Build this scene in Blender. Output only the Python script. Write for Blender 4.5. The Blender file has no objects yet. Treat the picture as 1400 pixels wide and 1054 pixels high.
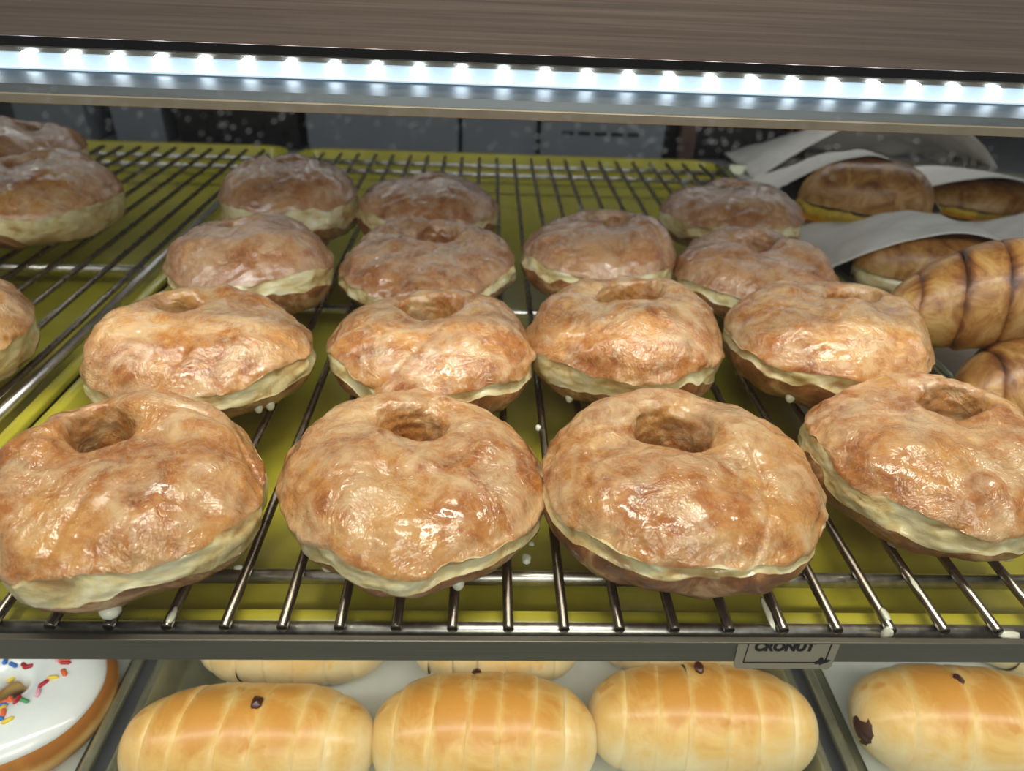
import bpy, bmesh, math
import numpy as np
from mathutils import Matrix, Vector

# ------------------------------------------------------------------ camera, world, lights, exposure
S = bpy.context.scene
COL = S.collection
cam_d = bpy.data.cameras.new('camera')
cam_d.sensor_width = 36.0
cam_d.lens = 975.0 / 1400.0 * 36.0
cam_d.clip_start = 0.01
cam_d.clip_end = 50
cam_d.dof.use_dof = True
cam_d.dof.focus_distance = 0.27
cam_d.dof.aperture_fstop = 11.0
cam = bpy.data.objects.new('camera', cam_d)
COL.objects.link(cam)
cam.matrix_world = Matrix(((0.99901112, -0.018955, -0.04021808, 0.0),
                           (-0.02452879, 0.51948477, -0.85412757, 0.0),
                           (0.03708267, 0.85426944, 0.51850612, 0.192),
                           (0, 0, 0, 1)))
S.camera = cam

W = bpy.data.worlds.new('shop'); S.world = W
W.use_nodes = True
W.node_tree.nodes['Background'].inputs[0].default_value = (0.86, 0.85, 0.84, 1)
W.node_tree.nodes['Background'].inputs[1].default_value = 0.26

def area(name, loc, rot, sx, sy, power, color, spread=math.pi):
    d = bpy.data.lights.new(name, 'AREA'); d.shape = 'RECTANGLE'; d.size = sx; d.size_y = sy
    d.energy = power; d.color = color; d.spread = spread
    o = bpy.data.objects.new(name, d); COL.objects.link(o); o.location = loc; o.rotation_euler = rot
    return o
# shop ceiling light panel above the counter, then an added front fill
area('ceiling_and_fill_light', (0.06, 0.13, 1.30), (math.radians(8), 0, 0), 1.00, 0.16, 14.5, (1.0, 0.93, 0.80))
area('ceiling_and_fill_light', (0.15, -0.95, 1.05), (math.radians(48), 0, 0), 1.1, 0.45, 9.5, (1.0, 0.93, 0.82))  # fill lamp added to lighten the donut fronts, not a ceiling panel
# light strip lamps of the case (under the upper shelf, an added rear fill, and under the lower shelf edge)
area('case_strip_and_fill_light', (0.02, 0.300, 0.1350), (math.radians(42), 0, 0), 1.1, 0.008, 0.56, (0.90, 0.95, 1.0))
area('case_strip_and_fill_light', (0.02, 0.760, 0.1900), (math.radians(-12), 0, 0), 1.4, 0.020, 0.60, (0.96, 0.97, 1.0))  # unseen lamp added to brighten the back rows, rear tray and cartons
area('shelf_strip_light', (0.02, 0.180, -0.034), (math.radians(8), 0, 0), 1.1, 0.010, 0.50, (1.0, 0.97, 0.90))

S.view_settings.view_transform = 'Standard'
S.view_settings.look = 'None'
S.view_settings.gamma = 1.0
S.view_settings.use_curve_mapping = False
S.view_settings.exposure = 0.0

# ------------------------------------------------------------------ helpers
def srgb(r, g, b):
    f = lambda c: (c/255/12.92) if c/255 <= .04045 else ((c/255+.055)/1.055)**2.4
    return (f(r), f(g), f(b), 1.0)

def tag(o, label=None, cat=None, group=None, kind=None):
    if label: o['label'] = label
    if cat: o['category'] = cat
    if group: o['group'] = group
    if kind: o['kind'] = kind
    return o

def empty(name, loc, label, cat, group=None, rz=0):
    o = bpy.data.objects.new(name, None); COL.objects.link(o)
    o.empty_display_size = 0.01
    o.location = loc; o.rotation_euler = (0, 0, rz)
    return tag(o, label, cat, group)

def mesh_obj(name, V, F, mat, parent=None, smooth=True, attrs=None):
    me = bpy.data.meshes.new(name)
    V = np.asarray(V, dtype=np.float32).reshape(-1, 3)
    if isinstance(F, np.ndarray) and F.ndim == 2 and F.shape[1] == 4:
        me.vertices.add(len(V)); me.vertices.foreach_set('co', V.ravel())
        me.loops.add(F.size); me.loops.foreach_set('vertex_index', F.astype(np.int32).ravel())
        me.polygons.add(len(F)); me.polygons.foreach_set('loop_start', np.arange(0, F.size, 4, dtype=np.int32))
        me.update(calc_edges=True)
    else:
        me.from_pydata([tuple(map(float, v)) for v in V], [], [tuple(int(i) for i in f) for f in F]); me.update()
    if attrs:
        for k, a in attrs.items():
            at = me.attributes.new(k, 'FLOAT', 'POINT'); at.data.foreach_set('value', np.asarray(a, dtype=np.float32).ravel())
    if smooth: me.polygons.foreach_set('use_smooth', [True]*len(me.polygons))
    if mat: me.materials.append(mat)
    me.validate()
    o = bpy.data.objects.new(name, me); COL.objects.link(o)
    if parent: o.parent = parent
    return o

def bm_obj(name, bm, mat, parent=None, smooth=False):
    me = bpy.data.meshes.new(name); bm.to_mesh(me); bm.free()
    if smooth:
        for p in me.polygons: p.use_smooth = True
    me.materials.append(mat)
    o = bpy.data.objects.new(name, me); COL.objects.link(o)
    if parent: o.parent = parent
    return o

def box(name, lo, hi, mat, parent=None, bev=0.0):
    bm = bmesh.new(); bmesh.ops.create_cube(bm, size=1)
    for v in bm.verts:
        v.co = Vector([(lo[i]+hi[i])/2 + v.co[i]*(hi[i]-lo[i]) for i in range(3)])
    if bev > 0:
        bmesh.ops.bevel(bm, geom=bm.edges[:], offset=bev, segments=2, affect='EDGES', profile=.5)
    return bm_obj(name, bm, mat, parent)

def grid_faces(nu, nv, cu=False, cv=False):
    iu = np.arange(nu if cu else nu-1); iv = np.arange(nv if cv else nv-1)
    A, B = np.meshgrid(iu, iv, indexing='ij')
    A2, B2 = (A+1) % nu, (B+1) % nv
    return np.stack([A*nv+B, A2*nv+B, A2*nv+B2, A*nv+B2], -1).reshape(-1, 4)

def tube(pts, r, seg=12, closed=False, cap=True):
    P = np.asarray(pts, float); n = len(P)
    if closed: T = np.roll(P, -1, 0)-np.roll(P, 1, 0)
    else:
        T = np.gradient(P, axis=0)
    T /= np.linalg.norm(T, axis=1)[:, None]
    up = np.array([0, 0, 1.]); 
    N = np.cross(T, up); 
    bad = np.linalg.norm(N, axis=1) < 1e-4
    N[bad] = [1, 0, 0]
    N /= np.linalg.norm(N, axis=1)[:, None]
    B = np.cross(N, T)
    r = np.broadcast_to(np.asarray(r, float), (n,))
    a = np.linspace(0, 2*np.pi, seg, endpoint=False)
    V = P[:, None] + r[:, None, None]*(N[:, None]*np.cos(a)[None, :, None] + B[:, None]*np.sin(a)[None, :, None])
    F = [tuple(f) for f in grid_faces(n, seg, closed, True)]
    if cap and not closed:
        F.append(tuple(range(seg))); F.append(tuple((n-1)*seg+i for i in reversed(range(seg))))
    return V.reshape(-1, 3), F

def hash3(ix, iy, iz, seed):
    h = (ix*374761393 + iy*668265263 + iz*1274126177 + seed*974634777) & 0xffffffff
    h = ((h ^ (h >> 13))*1274126177) & 0xffffffff
    h = (h ^ (h >> 16)) & 0xffff
    return h/32767.5-1.0

def noise(P, scale, seed=0, octv=1):
    out = 0; amp = 1.0
    for o in range(octv):
        Q = np.asarray(P, float)*scale*(2**o) + 100.0
        I = np.floor(Q).astype(np.int64); u = Q-I; u = u*u*(3-2*u)
        r = 0
        for dx in (0, 1):
            for dy in (0, 1):
                for dz in (0, 1):
                    w = (u[..., 0] if dx else 1-u[..., 0])*(u[..., 1] if dy else 1-u[..., 1])*(u[..., 2] if dz else 1-u[..., 2])
                    r = r + w*hash3(I[..., 0]+dx, I[..., 1]+dy, I[..., 2]+dz, seed+o*17)
        out = out + amp*r; amp *= .5
    return out

# ------------------------------------------------------------------ materials
class NT:
    def __init__(s, name):
        s.m = bpy.data.materials.new(name); s.m.use_nodes = True
        s.t = s.m.node_tree; s.n = s.t.nodes; s.l = s.t.links
        s.b = s.n['Principled BSDF']; s.out = s.n['Material Output']
    def new(s, typ, **kw):
        n = s.n.new(typ)
        for k, v in kw.items(): setattr(n, k, v)
        return n
    def link(s, a, b): s.l.new(a, b)
    def coord(s, kind='Object', scale=(1, 1, 1), rnd=True):
        tc = s.new('ShaderNodeTexCoord'); mp = s.new('ShaderNodeMapping'); mp.inputs['Scale'].default_value = scale
        s.link(tc.outputs[kind], mp.inputs['Vector'])
        return mp.outputs[0]
    def noise(s, vec, scale, detail=2, rough=.5, dist=0.0):
        n = s.new('ShaderNodeTexNoise'); n.inputs['Scale'].default_value = scale; n.inputs['Detail'].default_value = detail
        n.inputs['Roughness'].default_value = rough; n.inputs['Distortion'].default_value = dist
        s.link(vec, n.inputs['Vector']); return n.outputs['Fac']
    def ramp(s, fac, stops):
        r = s.new('ShaderNodeValToRGB'); e = r.color_ramp.elements
        while len(e) < len(stops): e.new(.5)
        for i, (p, c) in enumerate(stops):
            e[i].position = p; e[i].color = c if len(c) == 4 else (*c, 1)
        s.link(fac, r.inputs[0]); return r.outputs[0]
    def mix(s, fac, a, b, mode='MIX'):
        n = s.new('ShaderNodeMix', data_type='RGBA', blend_type=mode)
        for sock, v in ((n.inputs[0], fac), (n.inputs[6], a), (n.inputs[7], b)):
            if isinstance(v, (int, float)): sock.default_value = v
            elif isinstance(v, tuple): sock.default_value = v
            else: s.link(v, sock)
        return n.outputs[2]
    def math(s, op, a, b=0.0, c=0.0):
        n = s.new('ShaderNodeMath', operation=op)
        for i, v in enumerate((a, b, c)):
            if isinstance(v, (int, float)): n.inputs[i].default_value = v
            else: s.link(v, n.inputs[i])
        return n.outputs[0]
    def attr(s, name):
        n = s.new('ShaderNodeAttribute', attribute_name=name); return n.outputs['Fac']
    def bump(s, h, dist, strength=1.0, normal=None):
        n = s.new('ShaderNodeBump'); n.inputs['Distance'].default_value = dist; n.inputs['Strength'].default_value = strength
        s.link(h, n.inputs['Height'])
        if normal: s.link(normal, n.inputs['Normal'])
        return n.outputs[0]
    def set(s, **kw):
        for k, v in kw.items():
            k = k.replace('_', ' ')
            sock = s.b.inputs[k]
            if isinstance(v, (int, float, tuple)): sock.default_value = v
            else: s.link(v, sock)
        return s.m

def simple(name, col, rough=.5, metal=0.0, var=.12, scale=60, bump=0.0, coat=0.0, stretch=(1, 1, 1)):
    t = NT(name); v = t.coord(scale=stretch)
    n = t.noise(v, scale, 4, .6)
    c2 = tuple(max(0, x*(1-var*1.6)) for x in col[:3])+(1,); c1 = tuple(min(1, x*(1+var)) for x in col[:3])+(1,)
    c = t.ramp(n, [(.3, c2), (.7, c1)])
    r = t.math('MULTIPLY_ADD', n, .25, rough-.12)
    t.set(Base_Color=c, Roughness=r, Metallic=metal, Coat_Weight=coat, Coat_Roughness=.1)
    if bump: t.set(Normal=t.bump(n, bump))
    return t.m

def crust_mat(name, dark, mid, light, milk, milk_amt=.55):
    """fried crust under a wet, wrinkled sugar glaze"""
    t = NT(name); v = t.coord()
    oi = t.new('ShaderNodeObjectInfo')
    va = t.new('ShaderNodeVectorMath', operation='ADD'); t.link(v, va.inputs[0])
    sc = t.new('ShaderNodeVectorMath', operation='SCALE'); sc.inputs[0].default_value = (3.1, 5.7, 2.3); t.link(oi.outputs['Random'], sc.inputs['Scale'])
    t.link(sc.outputs[0], va.inputs[1]); v = va.outputs[0]
    big = t.noise(v, 42, 6, .65, .35)
    med = t.noise(v, 190, 4, .65, .3)
    fac = t.math('ADD', t.math('MULTIPLY', big, .68), t.math('MULTIPLY', med, .32))
    base = t.ramp(fac, [(.34, dark), (.46, mid), (.60, light)])
    lat = t.attr('lat')
    # milky glaze patches, thicker towards the lip and around the top
    mk = t.noise(v, 62, 6, .68, .7)
    lipw = t.ramp(lat, [(.0, (0, 0, 0, 1)), (.10, (.25,)*3), (.20, (.62,)*3), (.33, (.50,)*3), (.42, (.18,)*3), (.50, (.36,)*3), (.535, (1.0,)*3)])
    mf = t.ramp(t.math('ADD', mk, t.math('MULTIPLY', lipw, .16)), [(.50, (0, 0, 0, 1)), (.70, (1, 1, 1, 1))])
    c = t.mix(t.math('MULTIPLY', mf, milk_amt), base, milk)
    # fine milky veins where the glaze has cracked
    vn = t.noise(v, 200, 3, .6, .8)
    vein = t.ramp(t.math('ABSOLUTE', t.math('SUBTRACT', vn, .5)), [(.0, (1, 1, 1, 1)), (.028, (0, 0, 0, 1))])
    c = t.mix(t.math('MULTIPLY', vein, .26), c, milk)
    # wrinkles
    w1 = t.noise(v, 92, 4, .55, 1.2)
    r1 = t.math('ABSOLUTE', t.math('SUBTRACT', w1, .5))
    w2 = t.math('MULTIPLY', t.math('ABSOLUTE', t.math('SUBTRACT', t.noise(v, 250, 2, .5, .9), .5)), -9.0)
    bmask = t.ramp(t.noise(v, 40, 2, .5, .5), [(.38, (.12,)*3), (.62, (1.0,)*3)])
    h = t.math('ADD', t.math('MULTIPLY', t.math('MULTIPLY', r1, -6.0), bmask), t.math('MULTIPLY', w2, t.math('MULTIPLY', bmask, .22)))
    h = t.math('ADD', h, t.math('MULTIPLY', mf, .35))
    vor = t.new('ShaderNodeTexVoronoi'); vor.inputs['Scale'].default_value = 330; t.link(v, vor.inputs['Vector'])
    bub = t.ramp(vor.outputs['Distance'], [(.05, (1, 1, 1, 1)), (.20, (0, 0, 0, 1))])
    h = t.math('ADD', h, t.math('MULTIPLY', t.math('MULTIPLY', bub, bmask), .35))
    nb = t.bump(h, .00034, .9)
    nc = t.bump(h, .00050, 1.0)
    t.set(Base_Color=c, Roughness=.42, Specular_IOR_Level=.4, Coat_Weight=1.0, Coat_Roughness=.045, Coat_IOR=1.62,
          Subsurface_Weight=.12, Subsurface_Radius=(.006, .003, .0012), Subsurface_Scale=.6)
    t.link(nb, t.b.inputs['Normal']); t.link(nc, t.b.inputs['Coat Normal'])
    return t.m

M = {}
M['crust'] = crust_mat('glazed_crust', srgb(136, 72, 26), srgb(178, 110, 50), srgb(208, 150, 82), srgb(232, 206, 164), .54)
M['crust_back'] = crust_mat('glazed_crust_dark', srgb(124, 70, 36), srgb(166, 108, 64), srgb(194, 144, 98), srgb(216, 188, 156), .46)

def waist_mat():
    t = NT('pale_dough'); v = t.coord(scale=(1, 1, 1.6))
    n = t.noise(v, 60, 4, .55, .8); n2 = t.noise(v, 300, 2)
    c = t.ramp(n, [(.32, srgb(190, 150, 92)), (.46, srgb(226, 206, 150)), (.62, srgb(240, 230, 192))])
    lat = t.attr('lat')
    e = t.ramp(lat, [(.53, (0, 0, 0, 1)), (.60, (.25,)*3), (.66, (.9,)*3)])
    c = t.mix(t.math('MULTIPLY', e, .55), c, srgb(190, 140, 84))
    t.set(Base_Color=c, Roughness=.38, Coat_Weight=.7, Coat_Roughness=.08, Subsurface_Weight=.2, Subsurface_Radius=(.006, .004, .002), Subsurface_Scale=.6)
    nb = t.bump(t.math('ADD', n, t.math('MULTIPLY', n2, .3)), .0008, 1.0)
    t.link(nb, t.b.inputs['Normal']); t.link(nb, t.b.inputs['Coat Normal'])
    return t.m
M['waist'] = waist_mat()

def base_mat():
    t = NT('browned_dough'); v = t.coord()
    n = t.noise(v, 60, 5, .65, 1.0); n2 = t.noise(v, 260, 3)
    c = t.ramp(n, [(.34, srgb(118, 68, 32)), (.5, srgb(160, 104, 58)), (.64, srgb(202, 160, 112))])
    t.set(Base_Color=c, Roughness=.45, Coat_Weight=.55, Coat_Roughness=.12)
    nb = t.bump(t.math('ADD', n, t.math('MULTIPLY', n2, .5)), .001, .9)
    t.link(nb, t.b.inputs['Normal']); t.link(nb, t.b.inputs['Coat Normal'])
    return t.m
M['base'] = base_mat()
M['drip'] = simple('sugar_glaze', srgb(232, 232, 214), .25, var=.05, coat=.8)
M['yellow'] = simple('yellow_plastic', srgb(182, 172, 54), .34, var=.10, scale=30, coat=.3)
M['wire'] = simple('dark_chrome_wire', srgb(150, 140, 128), .28, metal=1.0, var=.10, scale=120)
M['chrome'] = simple('chrome_wire', srgb(214, 211, 205), .36, metal=1.0, var=.12, scale=260)
M['alu'] = simple('brushed_aluminium', srgb(128, 124, 112), .42, metal=.8, var=.08, scale=60, stretch=(.6, 8, 25))
M['steel'] = simple('brushed_steel', srgb(168, 148, 138), .42, metal=.95, var=.10, scale=40, stretch=(.25, 12, 30))
M['ledge'] = simple('polished_aluminium', srgb(118, 124, 130), .5, metal=.9, var=.08, scale=40, stretch=(1, 10, 10))
M['lip'] = simple('aluminium_lip', srgb(165, 153, 136), .4, metal=.5, var=.06)
M['dark'] = simple('dark_housing', srgb(44, 43, 44), .3, metal=.3, var=.2)
M['deck'] = simple('grey_shelf_deck', srgb(150, 152, 154), .5, metal=.1, var=.12, scale=30)
M['grey'] = simple('grey_carton', srgb(124, 128, 134), .6, var=.06, scale=12)
M['navy'] = simple('dark_backboard', srgb(34, 40, 56), .5, var=.3, scale=8)
M['maroon'] = simple('dark_maroon', srgb(56, 28, 38), .5, var=.2)
M['brownp'] = simple('brown_post', srgb(96, 72, 62), .5, var=.2)
M['white'] = simple('white_icing', srgb(236, 240, 240), .22, var=.03, coat=.6, scale=80, bump=.0003)
M['sheet'] = simple('tray_steel', srgb(176, 176, 150), .33, metal=.75, var=.15, scale=60)
M['liner'] = simple('white_paper_liner', srgb(222, 226, 220), .6, var=.04)
M['egg'] = simple('egg_filling', srgb(226, 190, 60), .45, var=.25, scale=120, bump=.001)
M['cheese'] = simple('orange_cheese', srgb(228, 150, 30), .4, var=.1)
M['meat'] = simple('dark_filling', srgb(60, 34, 22), .5, var=.3)
M['sausage'] = simple('browned_sausage', srgb(70, 30, 20), .35, var=.2, coat=.4)
M['ink'] = simple('black_ink', srgb(12, 12, 12), .6, var=.1)
M['card'] = simple('label_card', srgb(168, 158, 138), .4, var=.03, coat=.3)

def paper_mat():
    t = NT('white_paper'); v = t.coord()
    n = t.noise(v, 18, 5, .6, .6)
    c = t.ramp(n, [(.3, srgb(226, 220, 210)), (.7, srgb(240, 236, 228))])
    t.set(Base_Color=c, Roughness=.6, Subsurface_Weight=.0)
    t.set(Normal=t.bump(n, .004, .6))
    return t.m
M['paper'] = paper_mat()

def led_mat(name, col, st):
    t = NT(name); t.set(Base_Color=col, Emission_Color=col, Emission_Strength=st, Roughness=.3); return t.m
M['led'] = led_mat('led_chip', (0.86, .93, 1, 1), 11.0)
M['lens'] = led_mat('led_diffuser', (0.66, .83, 1, 1), 0.62)

def bun_mat(name, pale, gold, brown, coat=.35, gscale=40):
    """egg-washed dough: pale in the joints between wraps, gold on the crown"""
    t = NT(name); v = t.coord()
    n = t.noise(v, gscale, 5, .62, .8); n2 = t.noise(v, 420, 3)
    seam = t.attr('seam'); crown = t.attr('crown')
    a = t.math('MULTIPLY_ADD', n, 1.5, -.75)
    g = t.math('ADD', t.math('MULTIPLY', crown, t.math('SUBTRACT', 1.0, t.math('MULTIPLY', seam, .5))), a)
    sp = t.ramp(t.noise(v, 75, 2, .5, .2), [(.64, (0, 0, 0, 1)), (.72, (1, 1, 1, 1))])
    g = t.math('ADD', g, t.math('MULTIPLY', sp, .35))
    c = t.ramp(g, [(.05, pale), (.62, gold), (1.15 if False else 1.0, brown)])
    t.set(Base_Color=c, Roughness=.42, Coat_Weight=coat, Coat_Roughness=.22)
    nb = t.bump(t.math('ADD', n, t.math('MULTIPLY', n2, .25)), .0008, .8)
    t.link(nb, t.b.inputs['Normal'])
    return t.m
M['bun'] = bun_mat('egg_washed_bun', srgb(238, 218, 170), srgb(230, 188, 112), srgb(208, 146, 62))
def croissant_mat():
    t = NT('croissant_crust'); v = t.coord()
    n = t.noise(v, 45, 5, .65, 1.2); n2 = t.noise(v, 420, 3)
    seam = t.attr('seam'); crown = t.attr('crown')
    g = t.math('ADD', t.math('MULTIPLY', seam, .55), t.math('MULTIPLY_ADD', n, 1.7, -.62))
    g = t.math('ADD', g, t.math('MULTIPLY', crown, .22))
    c = t.ramp(g, [(.08, srgb(208, 168, 108)), (.36, srgb(176, 124, 62)), (.62, srgb(132, 80, 34)), (.9, srgb(80, 44, 20))])
    t.set(Base_Color=c, Roughness=.45, Coat_Weight=.3, Coat_Roughness=.25)
    t.link(t.bump(t.math('ADD', n, t.math('MULTIPLY', n2, .3)), .001, .8), t.b.inputs['Normal'])
    return t.m
M['croissant'] = croissant_mat()

def glass_mat():
    t = NT('case_glass')
    tr = t.new('ShaderNodeBsdfTransparent'); tr.inputs[0].default_value = (.965, .985, .975, 1)
    gl = t.new('ShaderNodeBsdfGlossy'); gl.inputs['Roughness'].default_value = .02
    lw = t.new('ShaderNodeLayerWeight'); lw.inputs[0].default_value = .5
    fr = t.new('ShaderNodeMath', operation='MULTIPLY_ADD'); fr.inputs[1].default_value = .25; fr.inputs[2].default_value = .012
    pw = t.math('POWER', lw.outputs['Facing'], 4.0); t.link(pw, fr.inputs[0])
    m1 = t.new('ShaderNodeMixShader'); t.link(fr.outputs[0], m1.inputs[0]); t.link(tr.outputs[0], m1.inputs[1]); t.link(gl.outputs[0], m1.inputs[2])
    t.link(m1.outputs[0], t.out.inputs[0]); t.n.remove(t.b)
    return t.m
M['glass'] = glass_mat()
M['water'] = simple('dried_droplet', srgb(170, 175, 180), .2, var=.03)

# ------------------------------------------------------------------ setting
tag(box('wall_back', (-1.4, 1.25, -.5), (1.4, 1.29, .6), M['navy']), kind='structure')

# shelf that carries the yellow trays
sh = empty('display_shelf', (0, .157, -.03), 'long grey metal shelf with a thin front strip carrying the yellow trays of glazed donuts', 'shelf')
def loc_box(name, lo, hi, mat, par, bev=0.0):
    p = par.location
    return box(name, [lo[i]-p[i] for i in range(3)], [hi[i]-p[i] for i in range(3)], mat, par, bev)
loc_box('shelf_deck', (-.95, .176, -.028), (.95, 1.24, -.0245), M['deck'], sh)
loc_box('front_strip', (-.95, .1563, -.0109), (.95, .1570, .0008), M['alu'], sh, .0001)
loc_box('strip_flange', (-.95, .1570, -.0109), (.95, .1650, -.0101), M['alu'], sh)
loc_box('strip_lip', (-.95, .1546, .0002), (.95, .1569, .0009), M['alu'], sh, .0002)
for x in (-.9, .9):
    loc_box('shelf_bracket', (x-.004, .1592, -.0260), (x+.004, .1800, -.0109), M['alu'], sh)

# ------------------------------------------------------------------ yellow trays
def rrect(x0, x1, y0, y1, r, n=8):
    P = []
    for cx, cy, a0 in ((x1-r, y1-r, 0), (x0+r, y1-r, 90), (x0+r, y0+r, 180), (x1-r, y0+r, 270)):
        for k in range(n+1):
            a = math.radians(a0+90*k/n); P.append((cx+r*math.cos(a), cy+r*math.sin(a)))
    return np.array(P)

def tray(name, x0, x1, y0, y1, ztop, depth, mat, label, cat, group=None, R=.028, flange=.007, rot=0.0):
    cx, cy = (x0+x1)/2, (y0+y1)/2
    e = empty(name, (cx, cy, ztop-depth-.002), label, cat, group, rot)
    x0, x1, y0, y1 = x0-cx, x1-cx, y0-cy, y1-cy; zt = depth+.002
    rings = [(0.0, zt-.0035, R), (0.0, zt-.0008, R), (.0008, zt, R), (flange-.001, zt, R-.005), (flange, zt-.0008, R-.006),
             (flange+.004, .0035, R-.009), (flange+.0065, .0020, R-.011)]
    V = []
    for ins, z, r in rings:
        q = rrect(x0+ins, x1-ins, y0+ins, y1-ins, max(r, .004)); V.append(np.c_[q, np.full(len(q), z)])
    n = len(V[0]); V = np.array(V)
    F = [tuple(f) for f in grid_faces(len(rings), n, False, True)]
    rim = mesh_obj('rim', V.reshape(-1, 3), F, mat, e)
    top = V[-1]; low = top.copy(); low[:, 2] = 0.0
    P = np.concatenate([top, low])
    F = [tuple(range(n)), tuple(reversed(range(n, 2*n)))] + [(i, n+i, n+(i+1) % n, (i+1) % n) for i in range(n)]
    mesh_obj('tray_floor', P, F, mat, e, smooth=False)
    return e

tray('serving_tray', -.212, .266, .1675, .842, -.0065, .0160, M['yellow'],
     'yellow plastic tray in the centre under the rack full of glazed donuts', 'tray', 'yellow trays')
tray('serving_tray', -.698, -.219, .1675, .845, -.0065, .0160, M['yellow'],
     'yellow plastic tray at the left under the mostly empty wire rack', 'tray', 'yellow trays', rot=0.012)

def rack(xs, y0, y1, xl, xr, label, ybars, rot=0.0):
    cx, cy = (xl+xr)/2, (y0+y1)/2
    e = empty('cooling_rack', (cx, cy, -.0073), label, 'rack', 'wire cooling racks', rot)
    first = None
    V, F = tube([(0, y0-cy, .0073), (0, y0-cy+.0003, .0073), (0, y1-cy, .0073)], [.0016, .00182, .00182], 12)
    for x in xs:
        if first is None:
            first = mesh_obj('rod', V, F, M['wire'], e); o = first
        else:
            o = first.copy(); COL.objects.link(o); o.parent = e
        o.location = (x-cx, 0, 0)
    for yb in ybars:
        V2, F2 = tube([(xl-cx, yb-cy, .0028), (0, yb-cy, .0028), (xr-cx, yb-cy, .0028)], .0028, 14)
        mesh_obj('cross_bar', V2, F2, M['chrome'], e)
    for xe in (xl, xr):
        V2, F2 = tube([(xe-cx, y0-cy+.003, .0028), (xe-cx, 0, .0028), (xe-cx, y1-cy-.003, .0028)], .0028, 14)
        mesh_obj('side_bar', V2, F2, M['chrome'], e)
    return e
xs = [0.0099+.0186*k for k in range(-10, 14)]
rackC = rack(xs, .1600, .790, -.186, .2535, 'wire cooling rack of parallel rods holding the glazed donuts over the centre yellow tray', (.1635, .1873, .4127, .738, .773))
xs = [-.2362-.0186*k for k in range(0, 23)]
rackL = rack(xs, .1650, .790, -.660, -.232, 'wire cooling rack of parallel rods on the left yellow tray, partly empty at its back', (.1685, .1900, .4656, .738, .773), rot=0.014)

# ------------------------------------------------------------------ glazed donuts
PROF = np.array([(0, .45), (0, .72), (.02, .90), (.085, .985), (.23, 1.0), (.46, .98), (.68, .91), (.85, .79), (.96, .615), (1.0, .45),
                 (.985, .31), (.925, .18), (.81, .06), (.62, 0), (.40, .01), (.17, .07), (.03, .22)])
def prof(t):
    m = len(PROF); i = np.floor(t).astype(int); u = (t-i)[..., None]
    p0, p1, p2, p3 = PROF[(i-1) % m], PROF[i % m], PROF[(i+1) % m], PROF[(i+2) % m]
    return .5*((2*p1)+(-p0+p2)*u+(2*p0-5*p1+4*p2-p3)*u*u+(-p0+3*p1-3*p2+p3)*u**3)

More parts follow.
